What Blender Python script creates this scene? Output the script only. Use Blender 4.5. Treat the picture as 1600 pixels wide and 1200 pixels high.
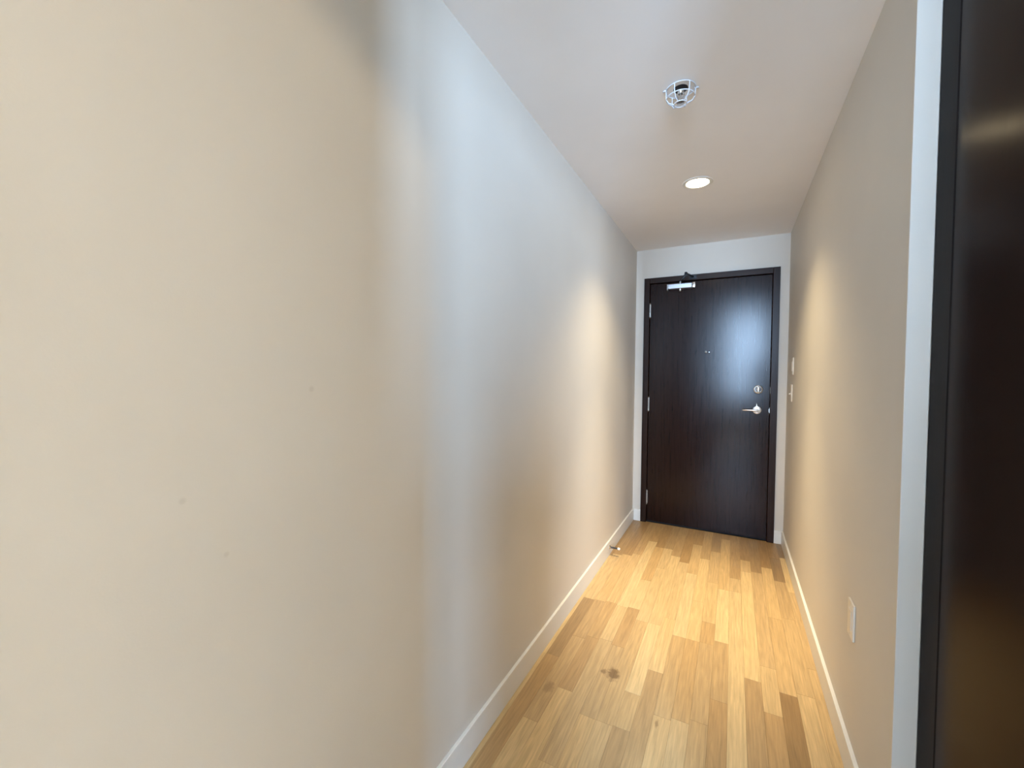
import bpy, bmesh, math, random
from mathutils import Vector, Matrix
random.seed(7)
S = bpy.context.scene
C = S.collection
for o in list(bpy.data.objects): bpy.data.objects.remove(o)

# ------------------------------------------------------------------ camera
F, YAW, PITCH, ROLL, EYE = 660.9328, 0.4813, -0.0263, 0.0098, 1.2994
cam = bpy.data.objects.new('camera', bpy.data.cameras.new('camera')); C.objects.link(cam)
cy, sy = math.cos(YAW), math.sin(YAW)
fw = Vector((-sy*math.cos(PITCH), cy*math.cos(PITCH), math.sin(PITCH)))
r0 = Vector((cy, sy, 0)); u0 = r0.cross(fw)
r2 = math.cos(ROLL)*r0 + math.sin(ROLL)*u0
u2 = -math.sin(ROLL)*r0 + math.cos(ROLL)*u0
m = Matrix((r2, u2, -fw)).transposed().to_4x4(); m.translation = Vector((0, 0, EYE))
cam.matrix_world = m
cam.data.sensor_fit = 'HORIZONTAL'; cam.data.sensor_width = 36; cam.data.lens = F*36/1600
cam.data.clip_start = .02
S.camera = cam

# ------------------------------------------------------------------ world, light, exposure
S.view_settings.view_transform = 'Standard'; S.view_settings.look = 'None'
S.view_settings.gamma = 1; S.view_settings.use_curve_mapping = False
S.view_settings.exposure = -0.06
w = bpy.data.worlds.new('sky'); S.world = w; w.use_nodes = True
w.node_tree.nodes['Background'].inputs['Color'].default_value = (.55, .75, 1, 1)
w.node_tree.nodes['Background'].inputs['Strength'].default_value = 5

HALL_SPOT = 108; CORE = 200; LENS = 26; PENDANT = 610; WINDOW = (800, 2150)
WIN_C = (.48, .70, 1.0)
SPOT_C = (1, .80, .49)
PEND_C = (1, .77, .45)
def light(name, kind, loc, rot, power, color, **k):
    d = bpy.data.lights.new(name, kind); d.energy = power; d.color = color
    for a, b in k.items(): setattr(d, a, b)
    o = bpy.data.objects.new(name, d); C.objects.link(o); o.location = loc; o.rotation_euler = rot
    return o
WINS = [(-.10, .95), (1.60, 2.42)]  # second window is added to bring more daylight onto the left wall
WZ0, WZ1, WY = .75, 2.92, -4.5
for (WX0, WX1), WP in zip(WINS, WINDOW):
    light('daylight', 'AREA', ((WX0+WX1)/2, WY-.16, (WZ0+WZ1)/2), (math.pi/2, 0, 0), WP*(WX1-WX0), WIN_C,
          shape='RECTANGLE', size=WX1-WX0, size_y=WZ1-WZ0)
LX, LY = -.200, 2.615
XL, XR, YE, H = -.772, .366, 3.832, 2.379
light('downlight_beam', 'SPOT', (LX, LY, H-.012), (0, 0, 0), HALL_SPOT, SPOT_C,
      spot_size=math.radians(113), spot_blend=1.0, shadow_soft_size=.045)

light('downlight_core', 'SPOT', (LX, LY, H-.012), (0, 0, 0), CORE, SPOT_C,
      spot_size=math.radians(58), spot_blend=1, shadow_soft_size=.045)

# ------------------------------------------------------------------ materials
def mat(name, color, rough=.5, metal=0, spec=.5, coat=0, coat_rough=.1, emit=None):
    m = bpy.data.materials.new(name); m.use_nodes = True
    b = m.node_tree.nodes['Principled BSDF']
    b.inputs['Base Color'].default_value = (*color, 1); b.inputs['Roughness'].default_value = rough
    b.inputs['Metallic'].default_value = metal; b.inputs['Specular IOR Level'].default_value = spec
    b.inputs['Coat Weight'].default_value = coat; b.inputs['Coat Roughness'].default_value = coat_rough
    if emit:
        b.inputs['Emission Color'].default_value = (*emit[0], 1); b.inputs['Emission Strength'].default_value = emit[1]
    return m
def N(m, t, **k):
    n = m.node_tree.nodes.new(t)
    for a, b in k.items():
        if a in n.inputs: n.inputs[a].default_value = b
        else: setattr(n, a, b)
    return n
def L(m, a, ao, b, bi): m.node_tree.links.new(a.outputs[ao], b.inputs[bi])

def paint(name, color, marks=(), bump=.02, rough=.6):
    """rolled wall paint: faint orange-peel relief, faint tone drift, optional small scuffs"""
    m = mat(name, color, rough, spec=.35); b = m.node_tree.nodes['Principled BSDF']
    g = N(m, 'ShaderNodeNewGeometry')
    n = N(m, 'ShaderNodeTexNoise', Scale=260., Detail=2.)
    L(m, g, 'Position', n, 'Vector')
    bp = N(m, 'ShaderNodeBump', Strength=bump*3, Distance=.002); L(m, n, 'Fac', bp, 'Height'); L(m, bp, 'Normal', b, 'Normal')
    n2 = N(m, 'ShaderNodeTexNoise', Scale=2.2, Detail=3.); L(m, g, 'Position', n2, 'Vector')
    r = N(m, 'ShaderNodeValToRGB'); r.color_ramp.elements[0].position = .3; r.color_ramp.elements[1].position = .7
    r.color_ramp.elements[0].color = (*[c*.97 for c in color], 1); r.color_ramp.elements[1].color = (*[min(1, c*1.02) for c in color], 1)
    L(m, n2, 'Fac', r, 'Fac'); last, lo = r, 'Color'
    for (p, rad) in marks:
        d = N(m, 'ShaderNodeVectorMath', operation='DISTANCE'); L(m, g, 'Position', d, 0); d.inputs[1].default_value = p
        q = N(m, 'ShaderNodeMapRange'); q.inputs['From Min'].default_value = rad*.4; q.inputs['From Max'].default_value = rad
        q.inputs['To Min'].default_value = .16; q.inputs['To Max'].default_value = 0; L(m, d, 'Value', q, 'Value')
        x = N(m, 'ShaderNodeMix', data_type='RGBA'); L(m, q, 'Result', x, 0); L(m, last, lo, x, 6)
        x.inputs[7].default_value = (.30, .25, .20, 1); last, lo = x, 2
    L(m, last, lo, b, 'Base Color')
    return m
wall_m = paint('greige_wall_paint', (.67, .622, .550), marks=[((XL, .583, 1.262), .008), ((XL, .35, 1.09), .007), ((XL, .415, .98), .006)])
ceil_m = paint('ceiling_paint', (.86, .84, .83))
trim_m = paint('trim_paint', (.78, .77, .73), bump=.005, rough=.35)

def dark_wood(name, c0, c1, rough, coat, horiz=False, SPEC=.16, bump=.12):
    m = mat(name, c0, rough, spec=SPEC, coat=coat, coat_rough=.16); b = m.node_tree.nodes['Principled BSDF']
    tc = N(m, 'ShaderNodeTexCoord'); mp = N(m, 'ShaderNodeMapping')
    mp.inputs['Scale'].default_value = (70, 70, 2.5) if not horiz else (2.5, 70, 70)
    L(m, tc, 'Object', mp, 'Vector')
    n = N(m, 'ShaderNodeTexNoise', Scale=1.6, Detail=5., Roughness=.65, Distortion=.6); L(m, mp, 'Vector', n, 'Vector')
    r = N(m, 'ShaderNodeValToRGB'); r.color_ramp.elements[0].position = .35; r.color_ramp.elements[1].position = .68
    r.color_ramp.elements[0].color = (*c0, 1); r.color_ramp.elements[1].color = (*c1, 1)
    L(m, n, 'Fac', r, 'Fac'); L(m, r, 'Color', b, 'Base Color')
    bp = N(m, 'ShaderNodeBump', Strength=bump, Distance=.001); L(m, n, 'Fac', bp, 'Height'); L(m, bp, 'Normal', b, 'Normal')
    q = N(m, 'ShaderNodeMapRange'); q.inputs['To Min'].default_value = rough-.03; q.inputs['To Max'].default_value = rough+.03
    L(m, n, 'Fac', q, 'Value'); L(m, q, 'Result', b, 'Roughness')
    return m
door_m = dark_wood('espresso_veneer', (.0085, .0028, .0018), (.019, .0070, .0045), .185, 0, SPEC=.19, bump=.03)
frame_m = dark_wood('espresso_frame', (.013, .0050, .0030), (.027, .0115, .0065), .34, .05)
frame_h = dark_wood('espresso_frame_header', (.013, .0050, .0030), (.027, .0115, .0065), .34, .05, True)
def iorset(m, v): m.node_tree.nodes['Principled BSDF'].inputs['IOR'].default_value = v; return m
closet_m = dark_wood('closet_veneer', (.010, .0035, .0020), (.015, .0055, .0032), .22, 0, SPEC=.11, bump=.02)
iorset(closet_m, 1.22)
stile_m = dark_wood('closet_stile', (.011, .009, .009), (.017, .013, .013), .5, 0, bump=.03)
iorset(stile_m, 1.25)
chrome_m = mat('brushed_chrome', (.70, .69, .67), .27, 1)
steel_m = mat('dull_steel', (.55, .53, .50), .35, 1)
alu_m = mat('painted_aluminium', (.55, .58, .63), .32, .7)
gun_m = mat('gunmetal', (.16, .16, .17), .4, 1)
black_m = mat('blackened_metal', (.02, .022, .026), .4, .6)
white_m = mat('white_plastic', (.80, .78, .74), .3)
ivory_m = mat('ivory_plastic', (.76, .69, .59), .35)
wire_m = mat('white_wire_coating', (.60, .61, .64), .35)
rubber_m = mat('white_rubber', (.85, .80, .70), .6)
dark_m = mat('dark_void', (.01, .01, .01), .8)
lens_m = mat('lit_lens', (1, 1, 1), .5, emit=(SPOT_C, LENS))
globe_m = mat('lit_globe', (1, 1, 1), .5, emit=(PEND_C, PENDANT))

def oak(name):
    """oak strip: the object's own colour is its tone; grain runs along Y"""
    m = mat(name, (.5, .35, .2), .42, spec=.45, coat=.12, coat_rough=.3); b = m.node_tree.nodes['Principled BSDF']
    g = N(m, 'ShaderNodeNewGeometry'); oi = N(m, 'ShaderNodeObjectInfo')
    off = N(m, 'ShaderNodeCombineXYZ'); mul = N(m, 'ShaderNodeMath', operation='MULTIPLY'); mul.inputs[1].default_value = 37.
    L(m, oi, 'Random', mul, 0); L(m, mul, 'Value', off, 'X'); L(m, mul, 'Value', off, 'Y'); L(m, mul, 'Value', off, 'Z')
    ad = N(m, 'ShaderNodeVectorMath', operation='ADD'); L(m, g, 'Position', ad, 0); L(m, off, 'Vector', ad, 1)
    mp = N(m, 'ShaderNodeMapping'); mp.inputs['Scale'].default_value = (95, 4.5, 1); L(m, ad, 'Vector', mp, 'Vector')
    n = N(m, 'ShaderNodeTexNoise', Scale=1.5, Detail=5., Roughness=.6, Distortion=.5); L(m, mp, 'Vector', n, 'Vector')
    mp2 = N(m, 'ShaderNodeMapping'); mp2.inputs['Scale'].default_value = (16, 1.5, 1); L(m, ad, 'Vector', mp2, 'Vector')
    wv = N(m, 'ShaderNodeTexNoise', Scale=1.2, Detail=1., Distortion=.4); L(m, mp2, 'Vector', wv, 'Vector')
    sn = N(m, 'ShaderNodeMath', operation='MULTIPLY'); sn.inputs[1].default_value = 42.; L(m, wv, 'Fac', sn, 0)
    s2 = N(m, 'ShaderNodeMath', operation='SINE'); L(m, sn, 'Value', s2, 0)
    r1 = N(m, 'ShaderNodeMapRange'); r1.inputs['From Min'].default_value = .3; r1.inputs['From Max'].default_value = .7
    r1.inputs['To Min'].default_value = .76; r1.inputs['To Max'].default_value = 1.08; L(m, n, 'Fac', r1, 'Value')
    r3 = N(m, 'ShaderNodeMapRange'); r3.inputs['From Min'].default_value = -1; r3.inputs['From Max'].default_value = 1
    r3.inputs['To Min'].default_value = .95; r3.inputs['To Max'].default_value = 1.03; L(m, s2, 'Value', r3, 'Value')
    mm = N(m, 'ShaderNodeMath', operation='MULTIPLY'); L(m, r1, 'Result', mm, 0); L(m, r3, 'Result', mm, 1)
    sc = N(m, 'ShaderNodeVectorMath', operation='SCALE'); L(m, oi, 'Color', sc, 0); L(m, mm, 'Value', sc, 'Scale')
    last, lo = sc, 'Vector'
    # knots and stains of the boards
    nz = N(m, 'ShaderNodeTexNoise', Scale=55., Detail=2.); L(m, g, 'Position', nz, 'Vector')
    for (p, rad, a, st) in KNOTS:
        sb = N(m, 'ShaderNodeVectorMath', operation='SUBTRACT'); L(m, g, 'Position', sb, 0); sb.inputs[1].default_value = p
        ms = N(m, 'ShaderNodeVectorMath', operation='MULTIPLY'); L(m, sb, 'Vector', ms, 0); ms.inputs[1].default_value = (1, a, 0)
        ln = N(m, 'ShaderNodeVectorMath', operation='LENGTH'); L(m, ms, 'Vector', ln, 0)
        w2 = N(m, 'ShaderNodeMath', operation='MULTIPLY_ADD'); L(m, nz, 'Fac', w2, 0); w2.inputs[1].default_value = rad*1.2; w2.inputs[2].default_value = -rad*.6
        su = N(m, 'ShaderNodeMath', operation='ADD'); L(m, ln, 'Value', su, 0); L(m, w2, 'Value', su, 1)
        q = N(m, 'ShaderNodeMapRange'); q.inputs['From Min'].default_value = rad*.5; q.inputs['From Max'].default_value = rad
        q.inputs['To Min'].default_value = st; q.inputs['To Max'].default_value = 0; L(m, su, 'Value', q, 'Value')
        x = N(m, 'ShaderNodeMix', data_type='RGBA'); L(m, q, 'Result', x, 0); L(m, last, lo, x, 6)
        x.inputs[7].default_value = (.13, .065, .025, 1); last, lo = x, 2
    L(m, last, lo, b, 'Base Color')
    bp = N(m, 'ShaderNodeBump', Strength=.12, Distance=.0012); L(m, n, 'Fac', bp, 'Height'); L(m, bp, 'Normal', b, 'Normal')
    return m

# ------------------------------------------------------------------ mesh helpers
def box(bm, x0, x1, y0, y1, z0, z1, bev=0, seg=1):
    r = bmesh.ops.create_cube(bm, size=1)
    vs = r['verts']
    for v in vs: v.co = Vector(((x0+x1)/2+v.co.x*(x1-x0), (y0+y1)/2+v.co.y*(y1-y0), (z0+z1)/2+v.co.z*(z1-z0)))
    if bev:
        es = list({e for v in vs for e in v.link_edges})
        bmesh.ops.bevel(bm, geom=es, offset=bev, segments=seg, profile=.5, affect='EDGES')
def tube(bm, pts, r, n=10, closed=False):
    pts = [Vector(p) for p in pts]; rings = []; k = len(pts)
    ref = None
    for i, p in enumerate(pts):
        if closed: t = pts[(i+1) % k]-pts[i-1]
        else: t = pts[min(i+1, k-1)]-pts[max(i-1, 0)]
        t.normalize()
        if ref is None: ref = t.orthogonal().normalized()
        ref = (ref - t*ref.dot(t)).normalized(); b = t.cross(ref)
        rr = r[i] if isinstance(r, (list, tuple)) else r
        rings.append([bm.verts.new(p+rr*(math.cos(2*math.pi*j/n)*ref+math.sin(2*math.pi*j/n)*b)) for j in range(n)])
    for i in range(k if closed else k-1):
        a, b = rings[i], rings[(i+1) % k]
        for j in range(n): bm.faces.new((a[j], a[(j+1) % n], b[(j+1) % n], b[j]))
    if not closed:
        bm.faces.new(rings[0][::-1]); bm.faces.new(rings[-1])
def lathe(bm, prof, origin, axis='Z', n=32, cap=True):
    """prof = [(radius, height)], height along axis"""
    o = Vector(origin); ax = {'X': Vector((1, 0, 0)), 'Y': Vector((0, 1, 0)), 'Z': Vector((0, 0, 1)), '-Y': Vector((0, -1, 0)), '-Z': Vector((0, 0, -1)), '-X': Vector((-1, 0, 0))}[axis]
    a = ax.orthogonal().normalized(); b = ax.cross(a); rings = []
    for r, hh in prof:
        rings.append([bm.verts.new(o+ax*hh+r*(math.cos(2*math.pi*j/n)*a+math.sin(2*math.pi*j/n)*b)) for j in range(n)])
    for p, q in zip(rings, rings[1:]):
        for j in range(n): bm.faces.new((p[j], p[(j+1) % n], q[(j+1) % n], q[j]))
    if cap:
        bm.faces.new(rings[0][::-1]); bm.faces.new(rings[-1])
def obj(name, bm, material, parent=None, origin=None, smooth=False, color=None):
    if origin is None and bm.verts:
        xs = [v.co for v in bm.verts]
        origin = Vector([(min(c[i] for c in xs)+max(c[i] for c in xs))/2 for i in (0, 1)]+[min(c[2] for c in xs)])
    origin = Vector(origin)
    bmesh.ops.recalc_face_normals(bm, faces=bm.faces)
    for v in bm.verts: v.co -= origin
    me = bpy.data.meshes.new(name); bm.to_mesh(me); bm.free(); me.materials.append(material)
    if smooth:
        me.shade_smooth() if hasattr(me, 'shade_smooth') else None
        me.set_sharp_from_angle(angle=math.radians(40))
    o = bpy.data.objects.new(name, me); C.objects.link(o)
    o.location = origin
    if parent: o.parent = parent; o.location = origin-wloc(parent)
    if color: o.color = (*color, 1)
    return o
def wloc(o):
    l = o.location.copy()
    if o.parent: l = l+wloc(o.parent)
    return l
def root(name, loc, label, cat=None, group=None, kind=None):
    o = bpy.data.objects.new(name, None); C.objects.link(o); o.location = loc; o.empty_display_size = .1
    o['label'] = label
    if cat: o['category'] = cat
    if group: o['group'] = group
    if kind: o['kind'] = kind
    return o
def struct(o, label, cat):
    o['kind'] = 'structure'; o['label'] = label; o['category'] = cat; return o
def BM(): return bmesh.new()
def boxes(*bs):
    bm = BM()
    for b in bs: box(bm, *b)
    return bm

# ------------------------------------------------------------------ room shell
HY = -.35                 # where the lowered hall ceiling begins
CX, CY0, CY1 = .410, -.11, 1.344  # closet front plane and its extent
RX, RH = 3.3, 3.1         # the room behind the camera
T = .12
struct(obj('wall_left', boxes((XL-T, XL, WY-T, YE+T, -.05, RH+.1)), wall_m),
       'long plain greige wall filling the left of the picture beside the oak floor', 'wall')
DX0, DX1, DT = -.702, .305, 2.13    # outer faces of the door frame
struct(obj('wall_end', boxes((XL, DX0+.02, YE, YE+T, 0, H), (DX1-.02, XR+.01, YE, YE+T, 0, H), (DX0+.02, DX1-.02, YE, YE+T, DT-.02, H)), wall_m),
       'narrow pale wall around the dark entry door at the end of the hall', 'wall')
struct(obj('wall_right', boxes((XR, CX+.6, CY1, YE+T, 0, H)), wall_m),
       'greige wall on the right side of the hall, carrying the two switch plates and the outlet', 'wall')
struct(obj('ceiling', boxes((XL, RX, HY, YE+T, H, RH)), ceil_m),
       'plain off-white ceiling over the hall with one lit downlight', 'ceiling')
struct(obj('ceiling_high', boxes((XL-T, RX+T, WY-T, YE+T, RH, RH+.1)), ceil_m),
       'higher ceiling of the room the hall opens from', 'ceiling')
struct(obj('wall_front', boxes((XL, WINS[0][0], WY-T, WY, 0, RH), (WINS[0][1], WINS[1][0], WY-T, WY, 0, RH), (WINS[1][1], RX, WY-T, WY, 0, RH),
    *[q for a, b in WINS for q in ((a, b, WY-T, WY, 0, WZ0), (a, b, WY-T, WY, WZ1, RH))]), wall_m),
       'wall behind the viewer with the tall window', 'wall')
struct(obj('wall_room_side', boxes((RX, RX+T, WY-T, CY0, 0, RH)), wall_m), 'side wall of the room behind the viewer', 'wall')
struct(obj('wall_closet_back', boxes((CX+.062, RX, CY0, CY0+.055, 0, H), (CX+.61, CX+.66, CY0+.0545, CY1+.05, 0, H)), wall_m), 'wall closing the back of the closet towards the room', 'wall')

# windows behind the viewer
gm = bpy.data.materials.new('window_glass'); gm.use_nodes = True
nt = gm.node_tree; nt.nodes.remove(nt.nodes['Principled BSDF'])
tr = N(gm, 'ShaderNodeBsdfTransparent'); gl = N(gm, 'ShaderNodeBsdfGlossy', Roughness=.02); fr = N(gm, 'ShaderNodeFresnel', IOR=1.45)
mx = N(gm, 'ShaderNodeMixShader'); L(gm, fr, 'Fac', mx, 0); L(gm, tr, 'BSDF', mx, 1); L(gm, gl, 'BSDF', mx, 2)
L(gm, mx, 'Shader', nt.nodes['Material Output'], 'Surface')
fb = .05
for wi, (WX0, WX1) in enumerate(WINS):
    win = root('window_%d' % (wi+1), ((WX0+WX1)/2, WY, WZ0), 'tall white framed window behind the viewer, %s one' % ('left', 'added right')[wi], 'window', kind='structure')
    obj('window_frame', boxes((WX0, WX1, WY-.09, WY-.02, WZ0, WZ0+fb), (WX0, WX1, WY-.09, WY-.02, WZ1-fb, WZ1), (WX0, WX0+fb, WY-.09, WY-.02, WZ0+fb, WZ1-fb),
        (WX1-fb, WX1, WY-.09, WY-.02, WZ0+fb, WZ1-fb)), trim_m, win)
    obj('mullion', boxes(((WX0+WX1)/2-.02, (WX0+WX1)/2+.02, WY-.085, WY-.03, WZ0+fb, WZ1-fb)), trim_m, win)
    obj('window_sill', boxes((WX0-.03, WX1+.03, WY, WY+.06, WZ0-.03, WZ0, .004)), trim_m, win)
    for a, b in ((WX0+fb, (WX0+WX1)/2-.02), ((WX0+WX1)/2+.02, WX1-fb)):
        obj('pane', boxes((a, b, WY-.062, WY-.056, WZ0+fb, WZ1-fb)), gm, win)

# ------------------------------------------------------------------ oak strip floor
KNOTS = [((-.432, 1.80, 0), .030, .62, .75), ((-.475, 1.80, 0), .016, .8, .6), ((-.505, 1.62, 0), .012, 1, .0),
         ((-.648, 1.60, 0), .024, .6, .35), ((-.225, 1.62, 0), .008, .3, .5)]
import mathutils
TONES = [(0.720, .525, .265), (.620, .425, .205), (.475, .305, .140), (.330, .200, .085)]
def tone(t):
    i = min(int(t), 2); q = t-i
    c = [TONES[i][k]*(1-q)+TONES[i+1][k]*q for k in range(3)]
    j = random.uniform(.97, 1.03); h2 = random.uniform(-.012, .012)
    return (c[0]*j+h2, c[1]*j, c[2]*j-h2*.6)
oak_m = oak('oak_strips')
floor = struct(obj('floor', boxes((XL, RX, WY, YE+.15, -.05, -.006)), dark_m), 'pale oak strip floor running down the hall to the dark door', 'floor')
FL = floor
x0s = [-.7425+.0625*k for k in range(18)]
E3 = YE+.005
LAY = [  # per strip from the left wall: (x0, x1, [(y where it ends, tone), ...]) from near to far
 (XL+.002, x0s[0], [(.7, 1.2), (1.79, .9), (3.0, .4), (E3, 2.2)]),
 (x0s[0], x0s[1], [(.55, 1.5), (1.10, 2.4), (1.794, 2.1), (2.352, 2.6), (3.03, 1.1), (E3, 1.9)]),
 (x0s[1], x0s[2], [(.80, 1.0), (1.416, .9), (1.98, 1.7), (2.36, 1.9), (3.057, 1.2), (E3, 2.0)]),
 (x0s[2], x0s[3], [(.55, 1.4), (1.05, .7), (1.62, .8), (2.01, 2.1), (2.371, 1.8), (3.10, 1.1), (E3, 1.5)]),
 (x0s[3], x0s[4], [(.7, 1.8), (1.28, .9), (2.02, 1.35), (2.358, .9), (3.40, .5), (E3, 1.7)]),
 (x0s[4], x0s[5], [(.9, 1.3), (1.53, 1.2), (2.00, 1.5), (2.37, 2.0), (2.735, .4), (3.306, 1.5), (E3, 2.0)]),
 (x0s[5], x0s[6], [(.75, 1.3), (1.531, 1.3), (2.265, 1.35), (2.95, .7), (3.31, .9), (E3, 1.6)]),
 (x0s[6], x0s[7], [(1.0, 1.4), (1.536, 2.1), (1.730, 1.3), (2.27, .3), (3.20, .6), (E3, 1.6)]),
 (x0s[7], x0s[8], [(1.2, 1.2), (1.906, 1.9), (2.36, .7), (3.12, .8), (E3, 1.9)]),
 (x0s[8], x0s[9], [(1.1, .9), (1.66, 1.1), (2.22, 1.5), (2.97, .1), (3.50, 1.1), (E3, 1.8)]),
 (x0s[9], x0s[10], [(1.3, 1.5), (1.675, 1.0), (2.22, 1.7), (2.62, .6), (3.25, .5), (E3, 1.3)]),
 (x0s[10], x0s[11], [(1.2, 1.2), (1.70, 1.5), (2.225, 1.6), (2.42, 1.6), (2.90, .7), (3.42, 1.2), (E3, 1.8)]),
 (x0s[11], x0s[12], [(1.2, 1.9), (1.85, 2.1), (2.27, 1.6), (2.839, .1), (3.72, 1.0), (E3, 1.9)]),
 (x0s[12], x0s[13], [(1.4, .9), (2.845, .5), (3.03, 1.0), (3.346, 1.9), (E3, 1.6)]),
 (x0s[13], x0s[14], [(1.3, 1.6), (2.050, 1.9), (3.169, .3), (3.36, 1.3), (E3, 2.0)]),
 (x0s[14], x0s[15], [(1.2, 1.2), (1.876, 2.0), (2.171, .8), (3.191, 1.4), (E3, 2.0)]),
 (x0s[15], x0s[16], [(1.5, 2.2), (2.024, 2.9), (2.63, 1.1), (3.30, .9), (E3, 2.2)]),
 (x0s[16], x0s[17], [(1.3, 1.6), (2.05, .9), (2.66, 1.1), (3.123, 1.5), (3.50, 2.9), (E3, 2.2)]),
 (x0s[17], XR-.001, [(1.5, 1.3), (2.25, 1.1), (2.998, 1.3), (3.537, .3), (E3, 3.0)]),
]
def plank(x0, x1, y0, y1, tn, dz=0):
    bm = BM(); g = .00018
    box(bm, x0+g, x1-g, y0+g, y1-g, -.010, dz, .00045)
    return obj('plank', bm, oak_m, FL, origin=((x0+x1)/2, (y0+y1)/2, -.010), color=tone(tn))
for x0, x1, segs in LAY:
    y = .35 + random.uniform(-.25, .05)
    for y1, tn in segs:
        plank(x0, x1, y, y1, min(3, tn+(.45 if y1 == E3 else 0)), random.uniform(-.0004, 0)); y = y1  # end boards toned darker: downlight falloff near the door put into their colour
    # continuing towards the camera, still single strips
    first = .35
# nearer and room-side boards, joined (out of the photograph)
bm = BM(); x = XL+.002; k = 0
edges = [XL+.002]+x0s
while edges[-1] < RX-.07: edges.append(edges[-1]+.0625)
for a, b in zip(edges, edges[1:]):
    y = WY; top = .10 if b < XR+.05 else CY0
    if a >= x0s[17] and a < CX: top = CY0 if a > .36 else 0.10
    while y < top-.001:
        e = min(y+random.uniform(.5, 1.2), top)
        box(bm, a+.0003, b-.0003, y+.0003, e-.0003, -.010, -.0008, .0007); y = e
o = obj('plank', bm, oak_m, FL, color=tone(1.2)); o['kind'] = 'stuff'

# ------------------------------------------------------------------ baseboards
BH, BT = .102, .013
def base(bm, x0, x1, y0, y1): box(bm, x0, x1, y0, y1, 0, BH, .0018, 2)
bm = BM(); base(bm, XL, XL+BT, WY, YE)
struct(obj('baseboard_left', bm, trim_m), 'white baseboard along the long left wall, carrying the door stop', 'baseboard')
bm = BM(); base(bm, XR-BT, XR, CY1, YE)
struct(obj('baseboard_right', bm, trim_m), 'white baseboard along the right wall below the outlet', 'baseboard')
bm = BM(); base(bm, XL+BT, DX0, YE-BT, YE)
struct(obj('baseboard_end_left', bm, trim_m), 'short bit of white baseboard left of the dark door frame', 'baseboard')
bm = BM(); base(bm, DX1, XR-BT, YE-BT, YE)
struct(obj('baseboard_end_right', bm, trim_m), 'short bit of white baseboard right of the dark door frame', 'baseboard')
bm = BM(); box(bm, XR-.001, CX, CY1-.008, CY1, 0, H, .001)
struct(obj('trim_1', bm, wall_m), 'bright pale vertical trim strip ending the right wall beside the dark closet', 'trim')

# ------------------------------------------------------------------ entry door
FY = YE-.016
d1 = root('door_1', ((DX0+DX1)/2, YE, 0), 'dark espresso wooden entry door with chrome lever at the end of the hall', 'door', kind='structure')
fwid = .047
def jamb(x0, x1, xs0, xs1):
    bm = BM(); box(bm, x0, x1, FY, YE+.10, 0, DT, .0025, 2); box(bm, xs0, xs1, YE+.058, YE+.10, 0, DT-fwid, .001); return bm
obj('frame_jamb', jamb(DX0, DX0+fwid, DX0+fwid-.002, DX0+fwid+.012), frame_m, d1)
obj('frame_jamb', jamb(DX1-fwid, DX1, DX1-fwid-.012, DX1-fwid+.002), frame_m, d1)
bm = BM(); box(bm, DX0+fwid, DX1-fwid, FY, YE+.10, DT-fwid, DT, .0025, 2); box(bm, DX0+fwid, DX1-fwid, YE+.058, YE+.10, DT-fwid-.012, DT-fwid+.002, .001)
obj('frame_header', bm, frame_h, d1)
bm = BM(); box(bm, DX0+fwid, DX1-fwid, YE+.030, YE+.10, -.0055, .0115); obj('threshold', bm, dark_m, d1)
LX0, LX1, LZ0, LZ1 = DX0+fwid+.003, DX1-fwid-.003, .012, DT-fwid-.004
LFY = YE+.010                                   # the leaf's face
bm = BM(); box(bm, LX0, LX1, LFY, LFY+.044, LZ0, LZ1, .0015, 2)
leaf = obj('door_leaf', bm, door_m, d1)
for zc in (1.852, 1.037, .2185):
    bm = BM(); hx = LX0-.002
    for i in range(5):
        z0 = zc-.057+i*.0228+.0006; lathe(bm, [(.0046, 0), (.005, .001), (.005, .0206), (.0046, .0216)], (hx, LFY-.006, z0), 'Z', 14)
    lathe(bm, [(.004, 0), (.0055, .004), (.003, .008)], (hx, LFY-.006, zc+.0565), 'Z', 12)
    lathe(bm, [(.003, 0), (.0055, .004), (.004, .008)], (hx, LFY-.006, zc-.0645), 'Z', 12)
    box(bm, hx+.002, hx+.007, LFY-.0018, LFY-.0002, zc-.057, zc+.057)
    obj('hinge', bm, steel_m, d1, smooth=True)
# deadbolt with thumb turn
DBX, DBZ = .177, 1.188
bm = BM(); lathe(bm, [(.034, 0), (.034, .006), (.031, .011), (.024, .013), (.022, .011), (.0, .011)][:5], (DBX, LFY, DBZ), '-Y', 36)
db = obj('deadbolt', bm, chrome_m, d1, smooth=True)
bm = BM(); lathe(bm, [(.012, .010), (.012, .020), (.009, .022)], (DBX, LFY, DBZ), '-Y', 24); obj('turn_hub', bm, steel_m, db, smooth=True)
bm = BM(); lathe(bm, [(.0215, .010), (.0215, .0135), (.0205, .014)], (DBX, LFY, DBZ), '-Y', 30); obj('inner_disc', bm, gun_m, db, smooth=True)
bm = BM(); box(bm, DBX-.0075, DBX+.0075, LFY-.034, LFY-.019, DBZ-.022, DBZ+.022, .004, 3); obj('thumb_turn', bm, chrome_m, db, smooth=True)
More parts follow.
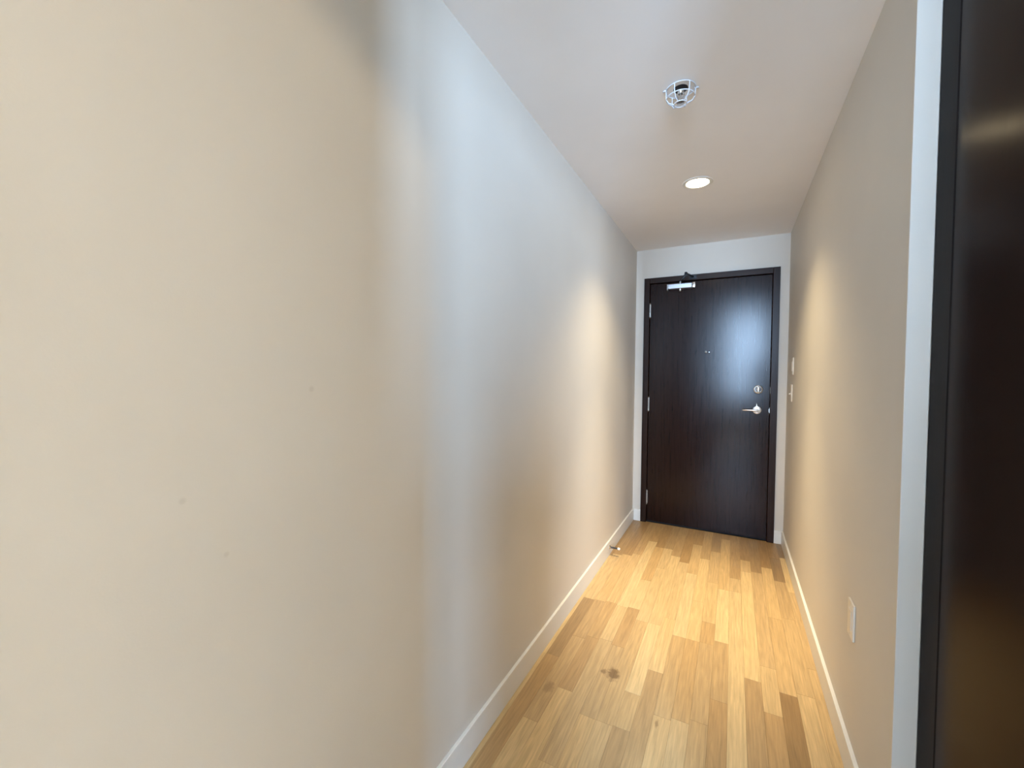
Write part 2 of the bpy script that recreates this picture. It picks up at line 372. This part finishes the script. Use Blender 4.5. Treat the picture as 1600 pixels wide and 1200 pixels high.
# lever handle
HX, HZ = .172, 1.026
bm = BM(); lathe(bm, [(.033, 0), (.033, .005), (.030, .010), (.019, .013)], (HX, LFY, HZ), '-Y', 36)
lathe(bm, [(.010, .012), (.010, .046), (.008, .050)], (HX, LFY, HZ), '-Y', 20)
lv = obj('lever_handle', bm, chrome_m, d1, smooth=True)
bm = BM()
tube(bm, [(HX+.008, LFY-.050, HZ), (HX-.01, LFY-.052, HZ), (HX-.03, LFY-.053, HZ), (HX-.06, LFY-.052, HZ), (HX-.085, LFY-.050, HZ-.001), (HX-.100, LFY-.046, HZ-.002)],
     [.0085, .009, .0082, .0075, .0072, .0055], 14)
obj('lever', bm, chrome_m, lv, smooth=True)
bm = BM(); lathe(bm, [(.0035, 0), (.0035, .02), (.0025, .024)], (HX-.003, LFY-.010, HZ+.030), 'Z', 10); box(bm, HX-.009, HX+.004, LFY-.014, LFY-.006, HZ+.028, HZ+.034, .001)
obj('privacy_button', bm, chrome_m, lv, smooth=True)
bm = BM(); box(bm, LX1-.001, LX1+.0022, LFY+.004, LFY+.040, HZ-.02, HZ+.02); box(bm, LX1-.004, LX1+.0028, LFY-.0015, LFY+.012, HZ-.012, HZ+.012, .001); obj('latch_plate', bm, steel_m, d1)
bm = BM(); box(bm, LX1+.003-.0005, LX1+.004, FY+.002, FY+.02, DBZ-.03, DBZ+.02); obj('strike_plate', bm, steel_m, d1)
# peephole
bm = BM(); lathe(bm, [(.0085, 0), (.0085, .003), (.006, .0045), (.004, .002)], (-.203, LFY, 1.488), '-Y', 20); ph = obj('peephole', bm, steel_m, d1, smooth=True)
bm = BM(); lathe(bm, [(.0040, .001), (.0035, .003), (.001, .004)], (-.203, LFY, 1.488), '-Y', 14); obj('lens', bm, black_m, ph, smooth=True)
bm = BM(); lathe(bm, [(.004, 0), (.003, .002)], (-.178, LFY, 1.486), '-Y', 10); obj('screw', bm, steel_m, d1, smooth=True)
# closer
BX0, BX1, BZ0, BZ1 = -.502, -.290, 2.018, 2.058
bm = BM(); box(bm, BX0, BX1-.024, LFY-.060, LFY-.001, BZ0, BZ1, .005, 3)
cl = obj('door_closer', bm, alu_m, d1)
cl['label'] = 'silver door closer body'
bm = BM(); box(bm, BX1-.023, BX1, LFY-.060, LFY-.001, BZ0-.002, BZ1+.004, .003, 2); lathe(bm, [(.008, 0), (.008, .003), (.005, .004)], (BX1-.0115, LFY-.058, (BZ0+BZ1)/2), '-Y', 14)
obj('end_cap', bm, chrome_m, cl, smooth=True)
bm = BM(); box(bm, BX0-.008, BX0-.001, LFY-.058, LFY-.001, BZ0-.010, BZ1, .002); obj('end_cap', bm, steel_m, cl)
SX = -.408
bm = BM(); lathe(bm, [(.011, 0), (.011, .012), (.008, .014), (.008, .024), (.005, .026)], (SX, LFY-.032, BZ1), 'Z', 18); obj('spindle', bm, steel_m, cl, smooth=True)
bm = BM(); lathe(bm, [(.012, 0), (.012, .010), (.008, .020), (.004, .022)], (SX, LFY-.032, BZ0), '-Z', 18); obj('spindle_cap', bm, chrome_m, cl, smooth=True)
# two arms meeting in a knuckle that stands out in front of the door, bracket on the frame header
KN = Vector((-.345, YE-.235, BZ1+.030))
def flatbar(bm, a, b, wd, th):
    a, b = Vector(a), Vector(b); t = (b-a).normalized(); s = t.cross(Vector((0, 0, 1))).normalized()*wd/2; z = Vector((0, 0, th/2))
    v = [bm.verts.new(p+i*s+j*z) for p in (a, b) for i, j in ((-1, -1), (1, -1), (1, 1), (-1, 1))]
    for q in ((0, 1, 2, 3), (7, 6, 5, 4), (0, 4, 5, 1), (1, 5, 6, 2), (2, 6, 7, 3), (3, 7, 4, 0)): bm.faces.new([v[k] for k in q])
bm = BM(); flatbar(bm, (SX, LFY-.032, BZ1+.022), KN, .020, .006); lathe(bm, [(.013, 0), (.013, .007)], (SX, LFY-.032, BZ1+.0185), 'Z', 18)
obj('closer_arm', bm, black_m, cl, smooth=True)
bm = BM(); flatbar(bm, KN+Vector((0, 0, .008)), (-.312, FY-.020, BZ1+.050), .018, .006)
lathe(bm, [(.011, -.006), (.011, .014), (.006, .018)], KN, 'Z', 18)
obj('forearm', bm, black_m, cl, smooth=True)
bm = BM(); box(bm, -.338, -.282, FY-.004, FY+.002, BZ1+.034, BZ1+.066, .001); box(bm, -.320, -.304, FY-.030, FY-.003, BZ1+.044, BZ1+.056, .002)
lathe(bm, [(.005, 0), (.004, .003)], (-.330, FY-.004, BZ1+.05), '-Y', 12); lathe(bm, [(.005, 0), (.004, .003)], (-.290, FY-.004, BZ1+.05), '-Y', 12)
obj('arm_bracket', bm, black_m, cl, smooth=True)

# ------------------------------------------------------------------ closet on the right
cr = root('closet_door', (CX, (CY0+CY1)/2, 0), 'tall dark brown closet door at the right edge of the picture beside the white trim', 'closet')
bm = BM(); box(bm, CX, CX+.06, CY1-.100, CY1-.0085, 0, H-.001, .002, 2); obj('stile', bm, stile_m, cr)
bm = BM(); box(bm, CX, CX+.06, CY0, CY0+.06, 0, H-.001, .002, 2); obj('stile', bm, stile_m, cr)
ym = (CY1-.10+CY0+.06)/2
bm = BM(); box(bm, CX+.0015, CX+.040, ym-.02, CY1-.1002, .008, H-.03, .0015); obj('sliding_panel', bm, closet_m, cr)
bm = BM(); box(bm, CX+.045, CX+.079, CY0+.061, ym+.02, .008, H-.03, .0015); obj('sliding_panel', bm, closet_m, cr)
bm = BM(); box(bm, CX+.001, CX+.09, CY0+.061, CY1-.101, H-.029, H-.001); obj('track', bm, black_m, cr)
bm = BM(); box(bm, CX+.001, CX+.09, CY0+.061, CY1-.101, 0.0, .006); obj('track', bm, black_m, cr)
bm = BM(); box(bm, CX+.12, CX+.135, CY0+.101, CY1-.001, 0, H-.03); obj('carcass', bm, black_m, cr)

# ------------------------------------------------------------------ downlight
dl = root('recessed_light', (LX, LY, H), 'round recessed ceiling downlight, lit, in the hall ceiling nearer the door', 'light')
bm = BM()
lathe(bm, [(.0800, 0), (.0790, .0025), (.0640, .0045), (.0600, .0020), (.0600, -.0), (.0800, 0)], (LX, LY, H), '-Z', 48, cap=False)
obj('trim_ring', bm, white_m, dl, smooth=True)
bm = BM(); lathe(bm, [(.0005, .0018), (.03, .0024), (.0598, .0015)], (LX, LY, H), '-Z', 40, cap=False); obj('lens', bm, lens_m, dl, smooth=True)

# ------------------------------------------------------------------ caged sprinkler
PX, PY = -.198, 1.733
sp = root('fire_sprinkler', (PX, PY, H), 'small ceiling fire sprinkler inside a white wire cage', 'sprinkler')
bm = BM(); lathe(bm, [(.026, 0), (.026, .002), (.019, .006), (.012, .007)], (PX, PY, H), '-Z', 32); obj('escutcheon', bm, black_m, sp, smooth=True)
bm = BM(); lathe(bm, [(.011, .005), (.011, .016), (.008, .020)], (PX, PY, H), '-Z', 20)
for s in (-1, 1): tube(bm, [(PX+s*.008, PY, H-.016), (PX+s*.014, PY, H-.028), (PX+s*.010, PY, H-.040), (PX, PY, H-.047)], .0025, 8)
tube(bm, [(PX, PY, H-.018), (PX, PY, H-.050)], .003, 8)
obj('sprinkler_head', bm, chrome_m, sp, smooth=True)
bm = BM(); lathe(bm, [(.004, .047), (.015, .049), (.015, .0505), (.004, .051)], (PX, PY, H), '-Z', 24); obj('deflector', bm, chrome_m, sp, smooth=True)
def ring(r, z, n=40): return [(PX+r*math.cos(2*math.pi*i/n), PY+r*math.sin(2*math.pi*i/n), H-z) for i in range(n)]
wr = .0019
for r, z, nm in ((.052, .003, 'cage_ring'), (.050, .034, 'cage_ring'), (.022, .056, 'cage_ring')):
    bm = BM(); tube(bm, ring(r, z), wr, 8, closed=True); obj(nm, bm, wire_m, sp, smooth=True)
for i in range(6):
    a = math.radians(12+60*i); c, s = math.cos(a), math.sin(a)
    bm = BM(); tube(bm, [(PX+r*c, PY+r*s, H-z) for r, z in ((.052, .002), (.052, .018), (.0505, .034), (.042, .048), (.022, .056))], wr, 8)
    obj('cage_wire', bm, wire_m, sp, smooth=True)
for a in (15, 195):
    a = math.radians(a); c, s = math.cos(a), math.sin(a)
    bm = BM(); tube(bm, [(PX+.048*c, PY+.048*s, H-.002), (PX+.060*c, PY+.060*s, H-.002)], .003, 8); lathe(bm, [(.005, 0), (.005, .002), (.003, .003)], (PX+.060*c, PY+.060*s, H-.003), '-Z', 12)
    obj('cage_tab', bm, wire_m, sp, smooth=True)

# ------------------------------------------------------------------ wall plates on the right wall
def plate(name, y, z, label, cat, kind):
    t = root(name, (XR, y, z), label, cat)
    wd, ht = .072, .118
    bm = BM(); box(bm, XR-.0065, XR, y-wd/2, y+wd/2, z-ht/2, z+ht/2, .0022, 3); obj('cover_plate', bm, ivory_m, t, smooth=True)
    for dz in (-.048, .048) if kind != 'toggle' else (-.030, .030):
        bm = BM(); lathe(bm, [(.0034, 0), (.0030, .0012)], (XR-.0062, y, z+dz), '-X', 12); obj('screw', bm, ivory_m, t, smooth=True)
    if kind == 'rocker':
        bm = BM(); box(bm, XR-.0095, XR-.006, y-.0165, y+.0165, z-.033, z+.033, .0012, 2); obj('rocker', bm, ivory_m, t)
    if kind == 'toggle':
        bm = BM(); box(bm, XR-.0085, XR-.006, y-.006, y+.006, z-.013, z+.013, .0008); obj('toggle_collar', bm, ivory_m, t)
        bm = BM(); tube(bm, [(XR-.006, y, z-.002), (XR-.017, y, z-.009)], [.0045, .0038], 10); obj('toggle', bm, ivory_m, t, smooth=True)
    if kind == 'outlet':
        bm = BM(); box(bm, XR-.0085, XR-.006, y-.0165, y+.0165, z-.033, z+.033, .0010, 2); r = obj('receptacle', bm, ivory_m, t)
plate('light_switch', 3.478, 1.364, 'upper ivory wall plate on the right wall near the dark door', 'switch', 'rocker')
plate('light_switch', 3.520, 1.178, 'lower ivory toggle switch on the right wall near the dark door', 'switch', 'toggle')
plate('wall_outlet', 1.742, .497, 'ivory outlet plate low on the right wall near the white trim', 'outlet', 'outlet')

# ------------------------------------------------------------------ door stop
DY, DZ, DX = 2.985, .060, XL+BT
ds = root('door_stop', (DX, DY, DZ), 'small chrome spring door stop with white tip on the left baseboard', 'door stop')
bm = BM(); lathe(bm, [(.013, 0), (.013, .002), (.008, .007), (.006, .010)], (DX, DY, DZ), 'X', 20); obj('base', bm, chrome_m, ds, smooth=True)
bm = BM(); n = 150; tube(bm, [(DX+.009+.052*i/n, DY+.0055*math.cos(2*math.pi*i*13/n), DZ+.0055*math.sin(2*math.pi*i*13/n)) for i in range(n+1)], .0015, 6)
tube(bm, [(DX+.005, DY, DZ), (DX+.062, DY, DZ)], .0038, 8)
obj('spring', bm, gun_m, ds, smooth=True)
bm = BM(); lathe(bm, [(.0065, .058), (.0085, .061), (.0085, .072), (.006, .0755)], (DX, DY, DZ), 'X', 18); obj('tip', bm, rubber_m, ds, smooth=True)

# ------------------------------------------------------------------ lit pendant of the room behind the viewer
GX, GY, GZ = 2.0, -1.57, 2.80
pl = root('pendant_lamp', (GX, GY, RH), 'warm globe pendant lamp hanging in the room behind the viewer', 'lamp')
bm = BM(); lathe(bm, [(.05, 0), (.05, .012), (.02, .024)], (GX, GY, RH), '-Z', 24); obj('canopy', bm, white_m, pl, smooth=True)
bm = BM(); tube(bm, [(GX, GY, RH-.02), (GX, GY, GZ+.08)], .003, 8); obj('cord', bm, black_m, pl, smooth=True)
bm = BM(); bmesh.ops.create_uvsphere(bm, u_segments=24, v_segments=16, radius=.08)
for v in bm.verts: v.co += Vector((GX, GY, GZ))
obj('globe', bm, globe_m, pl, smooth=True)

# ------------------------------------------------------------------ tall cabinet added behind the viewer to keep daylight off the near wall
KX0, KX1, KY0, KY1 = XL+.002, -.17, -.87, -.27
kc = root('shade_cabinet', ((KX0+KX1)/2, (KY0+KY1)/2, 0), 'tall pale cabinet added behind the viewer to shade the near left wall', 'cabinet')
bm = BM(); box(bm, KX0, KX1-.02, KY0, KY1, .001, 2.37, .002); obj('body', bm, white_m, kc)
for a, b in ((.10, 1.2), (1.205, 2.36)):
    bm = BM(); box(bm, KX1-.0195, KX1, KY0+.002, KY1-.002, a, b, .002); dr = obj('door', bm, white_m, kc)
    bm = BM(); tube(bm, [(KX1+.025, KY0+.05, (a+b)/2-.1), (KX1+.025, KY0+.05, (a+b)/2+.1)], .005, 8)
    for q in (-.08, .08): tube(bm, [(KX1-.001, KY0+.05, (a+b)/2+q), (KX1+.025, KY0+.05, (a+b)/2+q)], .004, 8)
    obj('handle', bm, steel_m, dr, smooth=True)

BX, BY, BW, BD, BHT = .41, -1.0, .27, .26, 1.58  # bookcase added out of view to cast the soft patch on the left wall
bk = root('shade_bookcase', (BX, BY, 0), 'narrow wooden bookcase added behind the viewer to cast shade on the left wall', 'bookcase')
bm = BM()
for sx in (-1, 1): box(bm, BX+sx*(BW/2-.01)-.01, BX+sx*(BW/2-.01)+.01, BY-BD/2, BY+BD/2, .001, BHT, .001)
box(bm, BX-BW/2+.02, BX+BW/2-.02, BY+BD/2-.012, BY+BD/2, .06, BHT-.001); obj('carcass', bm, frame_m, bk)
for i in range(5):
    z = .06+i*(BHT-.08)/4
    bm = BM(); box(bm, BX-BW/2+.0205, BX+BW/2-.0205, BY-BD/2+.002, BY+BD/2-.0125, z, z+.019, .001); obj('shelf', bm, frame_m, bk)
